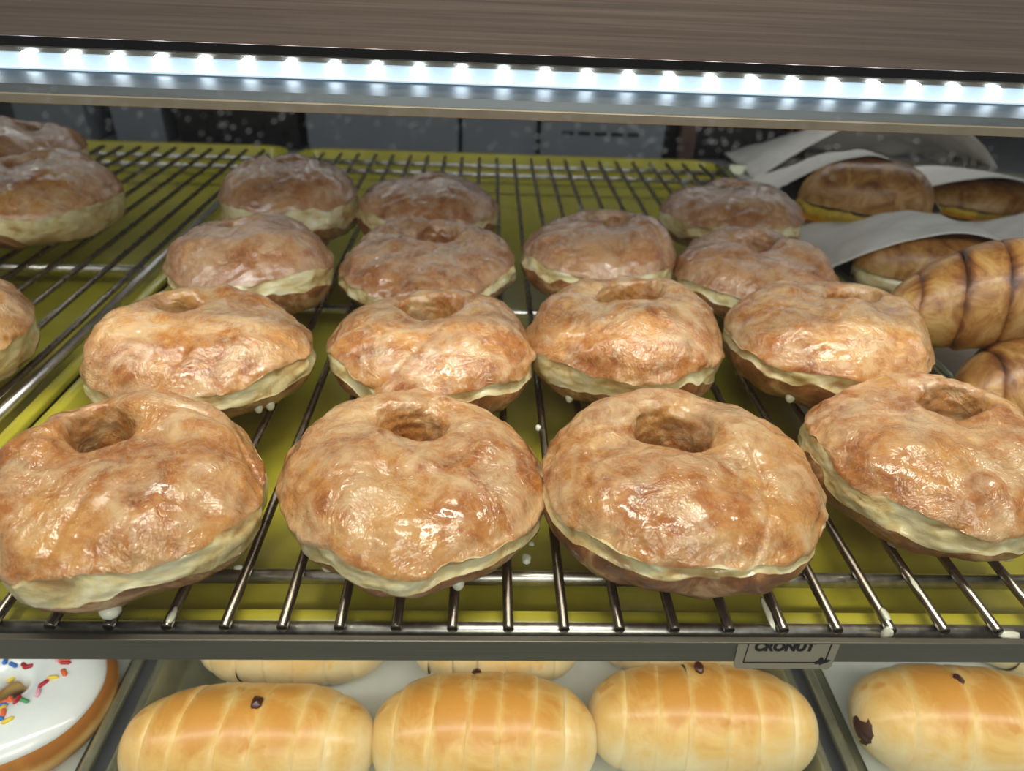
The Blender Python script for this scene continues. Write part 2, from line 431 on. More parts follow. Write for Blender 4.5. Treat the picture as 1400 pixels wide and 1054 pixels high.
def make_donut(seed, X, Y, R, h, rh, hx, hy, ex, tx, ty, label, group, res=1.0, back=False, lump=1.0, waist=1.0, drips=(), gouge=()):
    rs = np.random.RandomState(seed); m = 17
    nu = int(240*res); nT, nW, nB = int(86*res), int(18*res), int(34*res)
    th = np.linspace(0, 2*np.pi, nu, endpoint=False)
    ph = rs.rand(6)*6.28
    am = 1+.022*np.cos(2*th+ph[0])+.02*np.cos(3*th+ph[1])+.012*np.cos(5*th+ph[2])
    hm = 1+.05*np.cos(th+ph[3])+.03*np.cos(3*th+ph[4])
    q = np.stack([np.cos(th)*1.2, np.sin(th)*1.2, th*0], -1)
    b1 = 8.25+.42*noise(q, 1.6, seed+3)+.16*noise(q, 6, seed+5)+.05*noise(q, 22, seed+6)
    b2 = b1+waist*(1.35+.85*noise(q, 1.9, seed+9)+.22*noise(q, 7, seed+8))
    b2 = np.maximum(b2, b1+.25)
    z_ = np.zeros_like(b1)
    seg = lambda a, b, n: a[:, None]+(b-a)[:, None]*np.linspace(0, 1, n)[None, :]
    T = np.concatenate([seg(z_, b1, nT), seg(b1, b2, nW)[:, 1:], seg(b2, z_+m, nB)[:, 1:-1]], 1)
    iT, iW = nT-1, nT+nW-2
    P = prof(T % m)
    f = P[..., 0]; z = P[..., 1]*hm[:, None]*h
    rin = rh*R*(1+.10*np.cos(2*th+ph[5]))[:, None]
    rad = rin+(R*am[:, None]-rin)*f
    # overhanging crust lip, recessed pale waist
    jj = np.arange(T.shape[1])
    lipb = np.exp(-((jj-iT+1)/(2.4*res+.6))**2)*(jj <= iT)
    rec = np.where((jj > iT) & (jj < iW), np.sin(np.pi*np.clip((jj-iT)/(iW-iT), 0, 1)), 0)
    rad = rad+(lipb*.0011-rec*.0017)[None, :]*(.6+.6*noise(q, 5, seed+12)[:, None])
    w = 1-f
    G = np.stack([rad*np.cos(th)[:, None]*ex+hx*R*w, (rad-.22*rin*w)*np.sin(th)[:, None]/ex+(hy+.01)*R*w, z], -1)
    # outward direction
    du = np.roll(G, -1, 0)-np.roll(G, 1, 0); dv = np.roll(G, -1, 1)-np.roll(G, 1, 1)
    N = np.cross(du, dv); N /= np.linalg.norm(N, axis=-1)[..., None]+1e-12
    if (N[:, nT//2, 2]).mean() < 0: N = -N
    n1 = noise(G, 55, seed, 2); n2 = noise(G*[1, 1, 1.6], 150, seed+1, 2); n3 = 1-2*np.abs(noise(G+.0012*noise(G, 200, seed+4)[..., None], 210, seed+2))
    topw = (jj <= iT)*1.0
    d = lump*(n1*.0016+n2*.00055)+(.00035*n3)*lump*(.4+.6*topw)[None, :]
    # fold lines spiralling over the top crust of the laminated dough
    ang = th[:, None]+ph[0]+T*.22
    fold = np.exp(-((np.mod(ang+.35*noise(G, 40, seed+20), 2.1)-1.0)/.055)**2)*np.clip((T-3)/2, 0, 1)*topw
    d = d-fold*.0012*np.clip(.5+noise(G, 35, seed+21), 0, 1)*lump
    wl = (jj > iT) & (jj < iW)
    d = d+wl*.0004*noise(G*[1, 1, 3], 120, seed+7, 2)
    # thick glaze edge bumps under the lip
    G = G+N*d[..., None]
    c, s = math.cos(tx), math.sin(tx); G = G@np.array([[1, 0, 0], [0, c, s], [0, -s, c]])
    c, s = math.cos(ty), math.sin(ty); G = G@np.array([[c, 0, -s], [0, 1, 0], [s, 0, c]])
    G[..., 2] -= G[..., 2].min()
    e = empty('glazed_donut', (X, Y, .0019), label, 'donut', group)
    lat = T/m
    nv = T.shape[1]
    def part(nm, cols, mat):
        cols = np.asarray(cols) % nv; sub = G[:, cols]; n = len(cols)
        F = grid_faces(nu, n, True, False)
        return mesh_obj(nm, sub.reshape(-1, 3), F[:, ::-1].copy(), mat, e, attrs={'lat': lat[:, cols]})
    part('glazed_crust', np.arange(0, iT+1), M['crust_back' if back else 'crust'])
    part('pale_layer', np.arange(iT, iW+1), M['waist'])
    bse = part('brown_base', np.arange(iW, nv+1), M['base'])
    for (a, r, ln) in drips:
        # hardened glaze drip hanging from the lower edge
        k = int((a % (2*math.pi))/(2*math.pi)*nu) % nu
        p = G[k, iW+int((nv-iW)*.22)]; rr = r
        zz = np.linspace(0, 1, 9); V = []
        for s_ in zz:
            r_ = rr*math.sqrt(max(0, 1-(2*s_-1)**2))*(1.15-.35*s_) if 0 < s_ < 1 else 1e-5
            for b in np.linspace(0, 2*np.pi, 10, endpoint=False):
                V.append((p[0]+r_*math.cos(b), p[1]+r_*math.sin(b), max(p[2]+ln*.5-ln*s_, -.006)))
        F = [tuple(x) for x in grid_faces(9, 10, False, True)]
        mesh_obj('glaze_drip', V, F, M['drip'], bse)
    return e

GR = 'glazed donuts on the centre rack'
GL = 'glazed donuts on the left rack'
pi = math.pi
DN = [
 # seed, X, Y, R, h, rh, hx, hy, ex, tx, ty | label | opts
 ((11, -0.1233, 0.1987, 0.0454, 0.0379, 0.2576, -0.3200, 0.3200, 0.9860, -0.0200, 0.0200), 'large glazed donut at the front left, cut by the picture edge', GR, dict(res=1.15, drips=((-1.35, .0035, .006),))),
 ((12, -0.0252, 0.2106, 0.0491, 0.0338, 0.2362, -0.0310, 0.3200, 0.9830, -0.0200, 0.0000), 'glazed donut second from left in the front row, with a crease across its top', GR, dict(res=1.15, drips=((-2.25, .0022, .005), (-1.15, .0022, .005)))),
 ((13, 0.0737, 0.2075, 0.0520, 0.0380, 0.2837, -0.0490, 0.2050, 0.9990, -0.0600, 0.0500), 'glazed donut in the front row tilted to the right, with the largest hole', GR, dict(res=1.15, waist=.5)),
 ((14, 0.1768, 0.2257, 0.0463, 0.0395, 0.2558, 0.3200, 0.3200, 0.9970, -0.0200, 0.0300), 'glazed donut at the front right, cut by the picture edge', GR, dict(res=1.15, drips=((-1.2, .0025, .007),))),
 ((15, -0.1326, 0.3023, 0.0496, 0.0377, 0.2111, -0.3080, 0.3200, 0.9950, -0.0200, 0.0000), 'wide glazed donut in the second row directly behind the front left one', GR, dict(drips=((-.75, .002, .006), (-.6, .0022, .006)))),
 ((16, -0.0245, 0.3119, 0.0506, 0.0359, 0.2995, -0.0490, 0.3200, 0.9920, -0.0200, 0.0000), 'glazed donut in the second row with a deep notch-like hole and ridged right side', GR, dict()),
 ((17, 0.0706, 0.3198, 0.0490, 0.0418, 0.3311, 0.1000, 0.3200, 0.9940, -0.0200, 0.0000), 'tall glazed donut in the second row, third from left, broad pale band', GR, dict(waist=1.3, drips=((-2.3, .002, .005),))),
 ((18, 0.1764, 0.3238, 0.0519, 0.0413, 0.2558, 0.2980, 0.3200, 1.0030, -0.0200, 0.0300), 'glazed donut at the right end of the second row beside the stacked croissants', GR, dict(drips=((-2.2, .0024, .006),))),
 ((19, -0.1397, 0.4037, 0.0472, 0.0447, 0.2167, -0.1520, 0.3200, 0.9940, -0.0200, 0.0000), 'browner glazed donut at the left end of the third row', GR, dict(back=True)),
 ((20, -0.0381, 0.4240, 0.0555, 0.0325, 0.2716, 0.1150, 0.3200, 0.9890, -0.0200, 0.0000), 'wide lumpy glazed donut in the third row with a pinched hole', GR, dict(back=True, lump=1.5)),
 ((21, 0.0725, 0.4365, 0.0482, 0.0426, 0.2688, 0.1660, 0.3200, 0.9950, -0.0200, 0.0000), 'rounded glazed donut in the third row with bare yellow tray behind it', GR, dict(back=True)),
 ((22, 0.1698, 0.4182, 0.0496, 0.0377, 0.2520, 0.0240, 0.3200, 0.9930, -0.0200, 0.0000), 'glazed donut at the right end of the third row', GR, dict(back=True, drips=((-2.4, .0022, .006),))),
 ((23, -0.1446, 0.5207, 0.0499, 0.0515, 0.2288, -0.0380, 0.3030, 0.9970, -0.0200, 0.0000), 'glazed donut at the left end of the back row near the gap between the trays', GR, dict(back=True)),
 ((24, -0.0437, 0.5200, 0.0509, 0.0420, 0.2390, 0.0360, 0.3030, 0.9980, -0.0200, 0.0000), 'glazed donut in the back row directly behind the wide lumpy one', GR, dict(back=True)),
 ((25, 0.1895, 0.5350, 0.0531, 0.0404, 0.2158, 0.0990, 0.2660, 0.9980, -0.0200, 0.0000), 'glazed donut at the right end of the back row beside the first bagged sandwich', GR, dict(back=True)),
 ((26, -0.2625, 0.3114, 0.0430, 0.0404, 0.2269, -0.3200, 0.3200, 0.9940, -0.0200, 0.0000), 'golden donut cut off at the left picture edge in the middle of the left rack', GL, dict(waist=1.8)),
 ((27, -0.3224, 0.5153, 0.0554, 0.0486, 0.2000, -0.2190, 0.3040, 0.9930, -0.0200, 0.0000), 'golden donut with wide pale band, front of the pair at the upper left', GL, dict(waist=1.9, drips=((-1.0, .005, .004),))),
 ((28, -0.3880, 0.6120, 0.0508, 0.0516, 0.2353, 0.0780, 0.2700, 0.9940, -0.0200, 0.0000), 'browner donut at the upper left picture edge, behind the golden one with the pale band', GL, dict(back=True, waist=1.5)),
 ((29, -0.3370, 0.4050, 0.0390, 0.0321, 0.2325, -0.1510, 0.3200, 0.9980, -0.0200, 0.0000), 'donut of which only a pale sliver shows at the left picture edge', GL, dict(waist=1.8)),
]
for a, lab, g, kw in DN:
    kw.setdefault('res', .8)
    make_donut(*a, lab, g, **kw)

# crumbs and streaks of dried glaze stuck on the rack
def blob(name, loc, r, mat, parent, seed, nu=14, nv=9, squash=(1, 1, .6)):
    a = np.linspace(0, 2*np.pi, nu, endpoint=False); b = np.linspace(.02, np.pi-.02, nv)
    A, B = np.meshgrid(a, b, indexing='ij')
    D = np.stack([np.cos(A)*np.sin(B), np.sin(A)*np.sin(B), np.cos(B)], -1)
    D = D*(1+.35*noise(D, 1.7, seed))[..., None]*r*np.array(squash)
    p = parent.location if parent else Vector((0, 0, 0))
    return mesh_obj(name, (D+np.array(loc)-np.array(p)).reshape(-1, 3), grid_faces(nu, nv, True, False), mat, parent)
for i, (x, y, z, r, sq) in enumerate([(.0172, .1920, .0005, .0020, (.8, 1.3, .6)), (.0195, .2005, .0, .0012, (1, 1, .6)), (.0262, .2760, .0015, .0018, (.8, .9, .7)),
        (.0990, .1660, .0017, .0016, (.7, 4.5, .5)), (.1385, .1600, -.0012, .0022, (.8, .7, 1.6)), (.1400, .1660, .0018, .0018, (.8, 1.6, .5)),
        (.1590, .2010, .0016, .0016, (.8, 1.4, .6)), (.1578, .1800, .0017, .0011, (.8, 3.5, .5)), (-.1010, .1640, .0015, .0014, (.9, 2.6, .6)), (.182, .1608, -.002, .0028, (1.6, .7, .5)),
        (.1215, .262, .0015, .0016, (.8, 1.6, .7)), (-.0865, .187, .0, .0015, (1.2, .7, .6))]):
    blob('glaze_spot', (x, y, z), r, M['drip'], rackC, 40+i, squash=sq)

# ------------------------------------------------------------------ wrapped pastries (logs with dough wraps)
def log_pastry(e, L, a, az, nw, seed, mat, taper=2.6, slant=.10, pinch=.07, bend=0.0, cut=.0, names='dough_wrap', crown_k=1.0, tipmin=.0, arc=0.0):
    nseg, nu = 14, 40
    rs = np.random.RandomState(seed)
    edges = np.linspace(-1, 1, nw+1)+np.r_[0, rs.uniform(-.35, .35, nw-1)*.35/nw*2, 0]
    A = np.linspace(0, 2*np.pi, nu, endpoint=False)
    for k in range(nw):
        u = np.linspace(0, 1, nseg)
        s0, s1 = edges[k], edges[k+1]
        Sx = s0-.012+(s1-s0+.024)*u[:, None]+slant*np.cos(A)[None, :]*(1-np.abs(s0+(s1-s0)*u[:, None])**4)
        Sx = np.clip(Sx, -1+cut*0, 1)
        sh_ = np.maximum(1-np.abs(Sx*(1-cut))**taper, 0)**(1/taper*1.15)
        sh_ = np.maximum(sh_, tipmin)
        prof_u = 1-pinch*(np.abs(2*u-1)**5)[:, None]-(0 if k else 0)+.018*rs.randn()
        edge_in = np.where((u == 0) | (u == 1), 1-pinch*1.3, 1.0)[:, None]
        rr = sh_*prof_u*edge_in
        yy = a*rr*np.cos(A)[None, :]; zz = az*rr*np.sin(A)[None, :]
        zz = np.where(zz < -az*.72, -az*.72+(zz+az*.72)*.25, zz)
        X = Sx*L/2
        yy = yy+bend*(Sx**2); zz = zz+az*.79+arc*(1-Sx**2)
        G = np.stack([X, yy, zz], -1)
        G = G+(.0009*noise(G, 60, seed+k)[..., None])
        seam = np.broadcast_to((np.abs(2*u-1)**4)[:, None], rr.shape)
        crown = np.clip(np.sin(A)[None, :]*rr*1.1, 0, 1)*crown_k
        mesh_obj(names, G.reshape(-1, 3), grid_faces(nseg, nu, False, True), mat, e, attrs={'seam': seam, 'crown': crown})

def capsule(name, p, d, r, L, mat, parent, seg=10, n=8):
    d = np.array(d, float); d /= np.linalg.norm(d); t = np.linspace(-1, 1, n)
    pts = [np.array(p)+d*L/2*x for x in t]
    rr = r*np.sqrt(np.maximum(0, 1-np.clip((np.abs(t)*L/2-(L/2-r))/r, 0, 1)**2))+1e-5
    V, F = tube(pts, rr, seg, cap=True)
    return mesh_obj(name, V, F, mat, parent)

# lower shelf and its trays
low = empty('lower_shelf', (0, .3, -.166), 'lower grey shelf under the donut rack carrying metal trays of buns', 'shelf')
loc_box('shelf_deck', (-.95, .06, -.166), (.95, .80, -.162), M['deck'], low)
LT = [(-.536, -.1815, 'metal tray at the lower left holding the donuts with white icing'),
      (-.1735, .1735, 'metal tray at the lower centre lined with white paper under the rows of golden buns'),
      (.1815, .536, 'metal tray at the lower right lined with white paper')]
for x0, x1, lab in LT:
    tr = tray('baking_tray', x0, x1, .095, .52, -.1420, .0175, M['sheet'], lab, 'tray', 'metal trays on the lower shelf', R=.016, flange=.005)
    p = tr.location
    lx0, lx1 = (x0+.018 if x0 > -.3 else x0+.014), x1-.014
    if abs(x0+.1735) < .01: lx0 = -.138; lx1 = .142
    g = 16; xx = np.linspace(lx0, lx1, g); yy = np.linspace(.112, .50, g)
    XX, YY = np.meshgrid(xx, yy, indexing='ij'); ZZ = -.1565+.0006*noise(np.stack([XX, YY, XX*0], -1), 40, 3)
    li = mesh_obj('paper_liner', np.stack([XX, YY, ZZ], -1).reshape(-1, 3), grid_faces(g, g), M['liner'])
    li.location = (0, 0, 0)
    me = li.data
    bm = bmesh.new(); bm.from_mesh(me)
    bmesh.ops.solidify(bm, geom=bm.faces[:], thickness=.0004); bm.to_mesh(me); bm.free()
    tag(li, {0: 'white paper sheet lining the lower left tray under the iced donuts', 1: 'white paper sheet lining the lower centre tray under the buns', 2: 'white paper sheet lining the lower right tray'}[[t[0] for t in LT].index(x0)], 'paper', 'paper tray liners')

def sausage_bun(X, Y, L, a, az, nw, rz, seed, lab, nub=None, sausage_end=None):
    e = empty('sausage_bun', (X, Y, -.1555), lab, 'bun', 'golden wrapped buns on the lower shelf', rz)
    log_pastry(e, L, a, az, nw, seed, M['bun'], taper=2.7, slant=.05, pinch=.022)
    if nub:
        b = blob('sausage_tip', (nub[0], nub[1], nub[2]), .0032, M['sausage'], None, seed, squash=(.8, 1.1, .6)); b.parent = e
    if sausage_end:
        capsule('sausage', (sausage_end*L*.285, -a*.15, az*.8), (1, 0, 0), az*.48, L*.44, M['sausage'], e, 14, 14)
    return e
sausage_bun(-.1070, .2030, .1180, .0285, .0275, 7, 0.02, 61, 'golden wrapped bun nearest the iced donut, with a brown nub on top', (.006, .004, .0485))
sausage_bun(.0035, .2070, .1090, .0300, .0280, 7, 0.0, 62, 'pale golden wrapped bun in the middle, brown nub at its back edge', (-.004, .022, .040))
sausage_bun(.1120, .2150, .1130, .0285, .0275, 7, -.05, 63, 'golden wrapped bun right of the middle, below the price label', (-.003, .012, .048))
sausage_bun(.2490, .2130, .1180, .0300, .0280, 5, -.10, 64, 'golden wrapped bun in the lower right tray with dark sausage showing at its left end', (-.012, .006, .0485), -1)
sausage_bun(-.1000, .2690, .1050, .0285, .0265, 7, 0.0, 65, 'golden bun mostly hidden under the shelf edge behind the first bun of the row')
sausage_bun(.0100, .2690, .0950, .0280, .0265, 7, 0.0, 66, 'golden bun mostly hidden under the shelf edge behind the middle bun')
sausage_bun(.1130, .2740, .0950, .0270, .0265, 7, 0.0, 67, 'golden bun behind the bun below the price label, only its edge showing')
sausage_bun(.3350, .2740, .1000, .0280, .0265, 5, 0.0, 68, 'golden bun at the far lower right, only its edge showing')

# iced donuts with sprinkles
M['raised'] = bun_mat('raised_donut', srgb(228, 196, 130), srgb(206, 146, 64), srgb(176, 110, 38), .2)
def iced_donut(X, Y, R, h, rh, seed, lab, sprinkles, rz=0):
    e = empty('iced_donut', (X, Y, -.1555), lab, 'donut', 'iced donuts on the lower shelf', rz)
    nu, nv = 120, 60
    th = np.linspace(0, 2*np.pi, nu, endpoint=False); u = np.linspace(0, 2*np.pi, nv, endpoint=False)
    rm = R*(1+rh)/2; rt = R*(1-rh)/2
    am = 1+.02*np.cos(2*th+1)+.015*np.cos(3*th)
    cu, su = np.cos(u), np.sin(u)
    rad = rm*am[:, None]+rt*np.sign(cu)*np.abs(cu)**.8
    z = h/2+h/2*np.sign(su)*np.abs(su)**.85
    z = np.broadcast_to(z, rad.shape)
    G = np.stack([rad*np.cos(th)[:, None], rad*np.sin(th)[:, None], z], -1)
    G = G+.0006*noise(G, 70, seed)[..., None]
    band = np.exp(-((z-h*.42)/(h*.12))**2)
    mesh_obj('raised_dough', G.reshape(-1, 3), grid_faces(nu, nv, True, True)[:, ::-1].copy(), M['raised'], e, attrs={'seam': band, 'crown': 1.0-band*.9})
    # icing cap over the top
    n2 = 40
    ui = np.linspace(.10*np.pi, .97*np.pi, n2)
    wob = .05*noise(np.stack([np.cos(th), np.sin(th), th*0], -1), 2.2, seed+2)
    U = ui[None, :]+wob[:, None]*np.cos(ui)[None, :]*1.2+.26*(1-np.linspace(0, 1, n2))[None, :]
    cu, su = np.cos(U), np.sin(U)
    th_ic = .0016*np.sin(np.linspace(0, np.pi, n2))**.35
    rad = rm*am[:, None]+(rt+th_ic[None, :])*np.sign(cu)*np.abs(cu)**.8
    z = h/2+(h/2+th_ic[None, :])*np.sign(su)*np.abs(su)**.85
    I = np.stack([rad*np.cos(th)[:, None], rad*np.sin(th)[:, None], z], -1); I = I+.0005*noise(I, 60, seed+4)[..., None]
    mesh_obj('white_icing', I.reshape(-1, 3), grid_faces(nu, n2, True, False)[:, ::-1].copy(), M['white'], e)
    from mathutils.bvhtree import BVHTree
    bvh = BVHTree.FromPolygons([Vector(v) for v in I.reshape(-1, 3)], [tuple(int(k) for k in f) for f in grid_faces(nu, n2, True, False)])
    for i, (dx, dy, ang, col) in enumerate(sprinkles):
        hit = bvh.ray_cast(Vector((dx, dy, .1)), Vector((0, 0, -1)))
        if hit[0] is None: continue
        zz = hit[0].z+.0005
        capsule('sprinkle', (dx, dy, zz), (math.cos(ang), math.sin(ang), 0), .0011, .0060, col, e, 8, 6)
    return e
spc = {'r': simple('red_sprinkle', srgb(178, 30, 48), .35, var=.05), 'y': simple('yellow_sprinkle', srgb(236, 208, 70), .35, var=.05),
       'b': simple('blue_sprinkle', srgb(52, 116, 206), .35, var=.05), 'o': simple('orange_sprinkle', srgb(236, 106, 60), .35, var=.05),
       'p': simple('pink_sprinkle', srgb(240, 170, 190), .35, var=.05), 'g': simple('green_sprinkle', srgb(70, 150, 90), .35, var=.05)}
spr = [(0.0257, 0.0091, 0.0, 'r'), (-0.0032, 0.0077, 0.9, 'y'), (-0.0066, 0.0125, 1.8, 'b'), (-0.0026, 0.0112, 2.7, 'b'), (0.0247, 0.0104, 0.5, 'o'), (0.0213, 0.0121, 1.4, 'p'), (0.0278, 0.0035, 2.3, 'o'), (0.0239, 0.0006, 0.1, 'y'), (0.021, -0.0027, 1.0, 'r'), (0.0213, -0.008, 1.9, 'p'), (0.0174, -0.0124, 2.8, 'g'), (0.0055, -0.0096, 0.6, 'o'), (0.013, -0.0112, 1.5, 'r'), (0.0089, -0.01, 2.4, 'o'), (0.007, -0.0139, 0.2, 'b'), (0.0085, -0.0166, 1.1, 'y'), (0.0111, -0.0189, 2.0, 'o'), (0.0106, -0.0215, 2.9, 'b'), (0.0153, -0.0227, 0.7, 'y'), (0.0006, -0.0052, 1.6, 'r'), (0.0037, 0.0103, 2.5, 'r'), (0.0063, 0.0095, 0.3, 'r')]
iced_donut(-.2345, .2320, .0470, .0300, .17, 71, 'raised donut with white icing and coloured sprinkles at the lower left',
           [(a, b, c, spc[d]) for a, b, c, d in spr])
iced_donut(-.2600, .1330, .0440, .0290, .27, 72, 'second iced donut of which only a white edge shows at the bottom left corner', [])

# ------------------------------------------------------------------ price label on the shelf strip
lb = empty('price_label', (.103, .1555, -.0100), 'small grey label lettered CRONUT stuck on the shelf front strip under the rack', 'label')
def lb_poly(name, pts, y0, y1, mat):
    n = len(pts); p = lb.location
    V = [(x-p[0], y0-p[1], z-p[2]) for x, z in pts]+[(x-p[0], y1-p[1], z-p[2]) for x, z in pts]
    F = [tuple(range(n)), tuple(reversed(range(n, 2*n)))]+[(i, i+n, (i+1) % n+n, (i+1) % n) for i in range(n)]
    return mesh_obj(name, V, F, mat, lb, smooth=False)
lb_poly('card', [(.0862, .0001), (.0868, -.0120), (.0874, -.0133), (.0884, -.0138), (.1180, -.0138), (.1192, -.0143), (.1202, -.0137), (.1207, -.0125), (.1207, .0001)], .1558, .1562, M['card'])
lb_poly('border_line', [(.0896, .0001), (.0899, .0001), (.0899, -.0105), (.0896, -.0105)], .1556, .1558, M['ink'])
lb_poly('border_line', [(.0896, -.0103), (.1178, -.0103), (.1178, -.0106), (.0896, -.0106)], .1556, .1558, M['ink'])
lb_poly('border_line', [(.1176, .0001), (.1180, .0001), (.1180, -.0105), (.1176, -.0105)], .1556, .1558, M['ink'])
lb_poly('ink_scribble', [(x, z-.0017) for x, z in [(.1142, -.0086), (.1152, -.0078), (.1157, -.0062), (.1164, -.0060), (.1172, -.0072), (.1194, -.0074), (.1184, -.0085), (.1172, -.0090), (.1163, -.0098), (.1156, -.0091), (.1146, -.0094)]], .1554, .1557, M['ink'])
cu = bpy.data.curves.new('lettering', 'FONT'); cu.body = 'CRONUT'; cu.size = .0058; cu.extrude = .0001; cu.align_x = 'LEFT'; cu.space_character = 1.02; cu.offset = .00028
co = bpy.data.objects.new('lettering_curve', cu); COL.objects.link(co)
bpy.context.view_layer.update()
me = bpy.data.meshes.new_from_object(co.evaluated_get(bpy.context.evaluated_depsgraph_get()))
bpy.data.objects.remove(co)
xsv = [v.co.x for v in me.vertices]; x0_, x1_ = min(xsv), max(xsv)
for v in me.vertices:
    v.co.x = (v.co.x-x0_)/(x1_-x0_)*.0205
lt = bpy.data.objects.new('lettering', me); COL.objects.link(lt); me.materials.clear(); me.materials.append(M['ink'])
lt.parent = lb; lt.rotation_euler = (pi/2, 0, 0); lt.location = (.0920-lb.location[0], .1556-lb.location[1], -.0043-lb.location[2])

# ------------------------------------------------------------------ croissants and bagged sandwiches on the right
rt = tray('baking_tray', .272, .80, .20, .845, -.0100, .0120, M['sheet'], 'metal tray on the right under the croissants and paper bags', 'tray', R=.016, flange=.005)
g = 14; XX, YY = np.meshgrid(np.linspace(.285, .785, g), np.linspace(.215, .83, g), indexing='ij')
li = mesh_obj('paper_sheet', np.stack([XX, YY, -.0185+.0008*noise(np.stack([XX, YY, XX*0], -1), 30, 3)], -1).reshape(-1, 3), grid_faces(g, g), M['paper'])
bm = bmesh.new(); bm.from_mesh(li.data); bmesh.ops.solidify(bm, geom=bm.faces[:], thickness=.0005); bm.to_mesh(li.data); bm.free()
tag(li, 'paper sheet lining the right tray under the croissants', 'paper')

def croissant(X, Y, Z, L, a, az, nw, rz, seed, lab, pitch=0.0, bend=-.010, arc=.004):
    e = empty('croissant', (X, Y, Z), lab, 'croissant', 'croissants on the right tray', rz)
    e.rotation_euler = (0, pitch, rz)
    log_pastry(e, L, a, az, nw, seed, M['croissant'], taper=2.0, slant=.14, pinch=.035, bend=bend, arc=arc)
    return e
croissant(.3080, .3220, -.0180, .125, .031, .026, 6, .12, 81, 'lower croissant of the stack at the right picture edge', bend=-.006)
croissant(.2930, .3560, .0150, .152, .030, .0290, 7, .02, 82, 'golden croissant with dark stripes lying on top of the stack at the right edge', pitch=-.12, bend=-.010)
croissant(.3950, .4100, .0080, .110, .028, .030, 6, .3, 83, 'croissant tip behind the striped croissant at the right picture edge', pitch=-.1)

def sandwich(X, Y, Z, L, a, az, rz, seed, lab, egg=True, tilt=0.0):
    e = empty('croissant_sandwich', (X, Y, Z), lab, 'sandwich', 'croissant sandwiches in bags', rz)
    e.rotation_euler = (tilt, 0, rz)
    def lens(nm, z0, z1, k, mat, dome=1.0):
        nu, nv = 60, 14
        A = np.linspace(0, 2*np.pi, nu, endpoint=False); B = np.linspace(0, 1, nv)
        # half dome from rim to top
        rr = np.cos(B*np.pi/2)**.7; hh = np.sin(B*np.pi/2)
        Xg = L/2*k*np.outer(np.sign(np.cos(A))*np.abs(np.cos(A))**1.15, rr); Yg = a*k*np.outer(np.sin(A), rr)
        Zg = np.broadcast_to(z0+(z1-z0)*hh, Xg.shape)
        G = np.stack([Xg, Yg, Zg], -1); G = G+.0016*noise(G, 40, seed+len(nm))[..., None]*[1, 1, .6]
        C = np.broadcast_to(hh, Xg.shape)
        seam = np.exp(-(np.mod(Xg*30+Yg*22+.6*noise(G, 30, seed), 1.0)-.5)**2/.012)*.45*hh
        base = G.copy()
        F = grid_faces(nu, nv, True, False)
        mesh_obj(nm, G.reshape(-1, 3), F, mat, e, attrs={'seam': seam, 'crown': C})
    def slab(nm, z0, z1, k, mat, ruff):
        nu = 60; A = np.linspace(0, 2*np.pi, nu, endpoint=False)
        V = []
        for z, kk in ((z0, 0.01), (z0, k), ((z0+z1)/2, k*1.02), (z1, k), (z1, .01)):
            q = np.stack([L/2*kk*np.cos(A), a*kk*np.sin(A), A*0+z], -1); q = q+ruff*noise(q, 130, seed+5)[:, None]; V.append(q)
        mesh_obj(nm, np.array(V).reshape(-1, 3), grid_faces(5, nu, False, True), mat, e)
    lens('bottom_half', az*.42, 0.0, .97, M['croissant'])
    if egg:
        slab('cheese_slice', az*.42, az*.56, 1.0, M['cheese'], .001)
        slab('egg_layer', az*.56, az*.86, .97, M['egg'], .0018)
    else:
        slab('pale_filling', az*.42, az*.86, .95, M['waist'], .0018)
    slab('dark_filling', az*.86, az*.94, .96, M['meat'], .001)
    lens('top_half', az*.92, az*2.05, .99, M['croissant'])
    return e

def bag(X, Y, Z, Wd, H, L, rz, seed, lab, flat=.55, skew=0.0, peak=0.0, tilt=0.0):
    """open paper bag lying down, its mouth towards local -y"""
    e_lab = lab; nu, nv = 96, 40
    A = np.linspace(0, 2*np.pi, nu, endpoint=False); v = np.linspace(0, 1, nv)
    x = np.cos(A); s = np.sin(A)
    G = np.zeros((nv, nu, 3))
    for i, t in enumerate(v):
        hh = H*(1-t)**.6*(1-flat)+H*flat*(1-t**2.2)+.002
        up = np.where(s >= 0, np.maximum(0, 1-np.abs(x-peak)**1.7/(1+abs(peak))**1.7), -.02)
        G[i, :, 0] = Wd/2*x*(1+.05*t)+skew*t
        G[i, :, 1] = L*t+.010*np.abs(x)**2*(1-t)-.012*(s > 0)*up*(1-t)
        G[i, :, 2] = np.where(s >= 0, up*hh+.0012, .0)
    cr = noise(G, 24, seed, 3)*.0045*np.minimum(1, v*4+.25)[:, None]
    G[..., 2] += np.where(s >= 0, np.abs(s)**.3, .0)[None, :]*cr+np.abs(cr)*.2
    G[..., 1] += cr*.4
    o = mesh_obj('paper_bag', G.reshape(-1, 3), grid_faces(nv, nu, False, True), M['paper'])
    o.location = (X, Y, Z); o.rotation_euler = (tilt, 0, rz)
    tag(o, lab, 'bag', 'white paper bags')
    md = o.modifiers.new('thick', 'SOLIDIFY'); md.thickness = .0003
    return o
GB = .45
sandwich(.3280, .4880, -.0150, .116, .030, .0235, -.05, 91, 'croissant sandwich in the paper bag behind the striped croissant', egg=False, tilt=.1)
bag(.3120, .4720, -.0170, .170, .055, .16, -.12, 92, 'white paper bag with its arched mouth open behind the striped croissant', peak=.15, skew=.03)
sandwich(.3380, .6260, -.0120, .118, .034, .030, -.10, 93, 'croissant sandwich with egg and orange cheese in the bag beside the rearmost donut', tilt=.12)
bag(.3250, .6350, -.0170, .180, .068, .15, -.15, 94, 'white paper bag round the egg and cheese sandwich beside the rearmost donut', peak=.1, skew=.02)
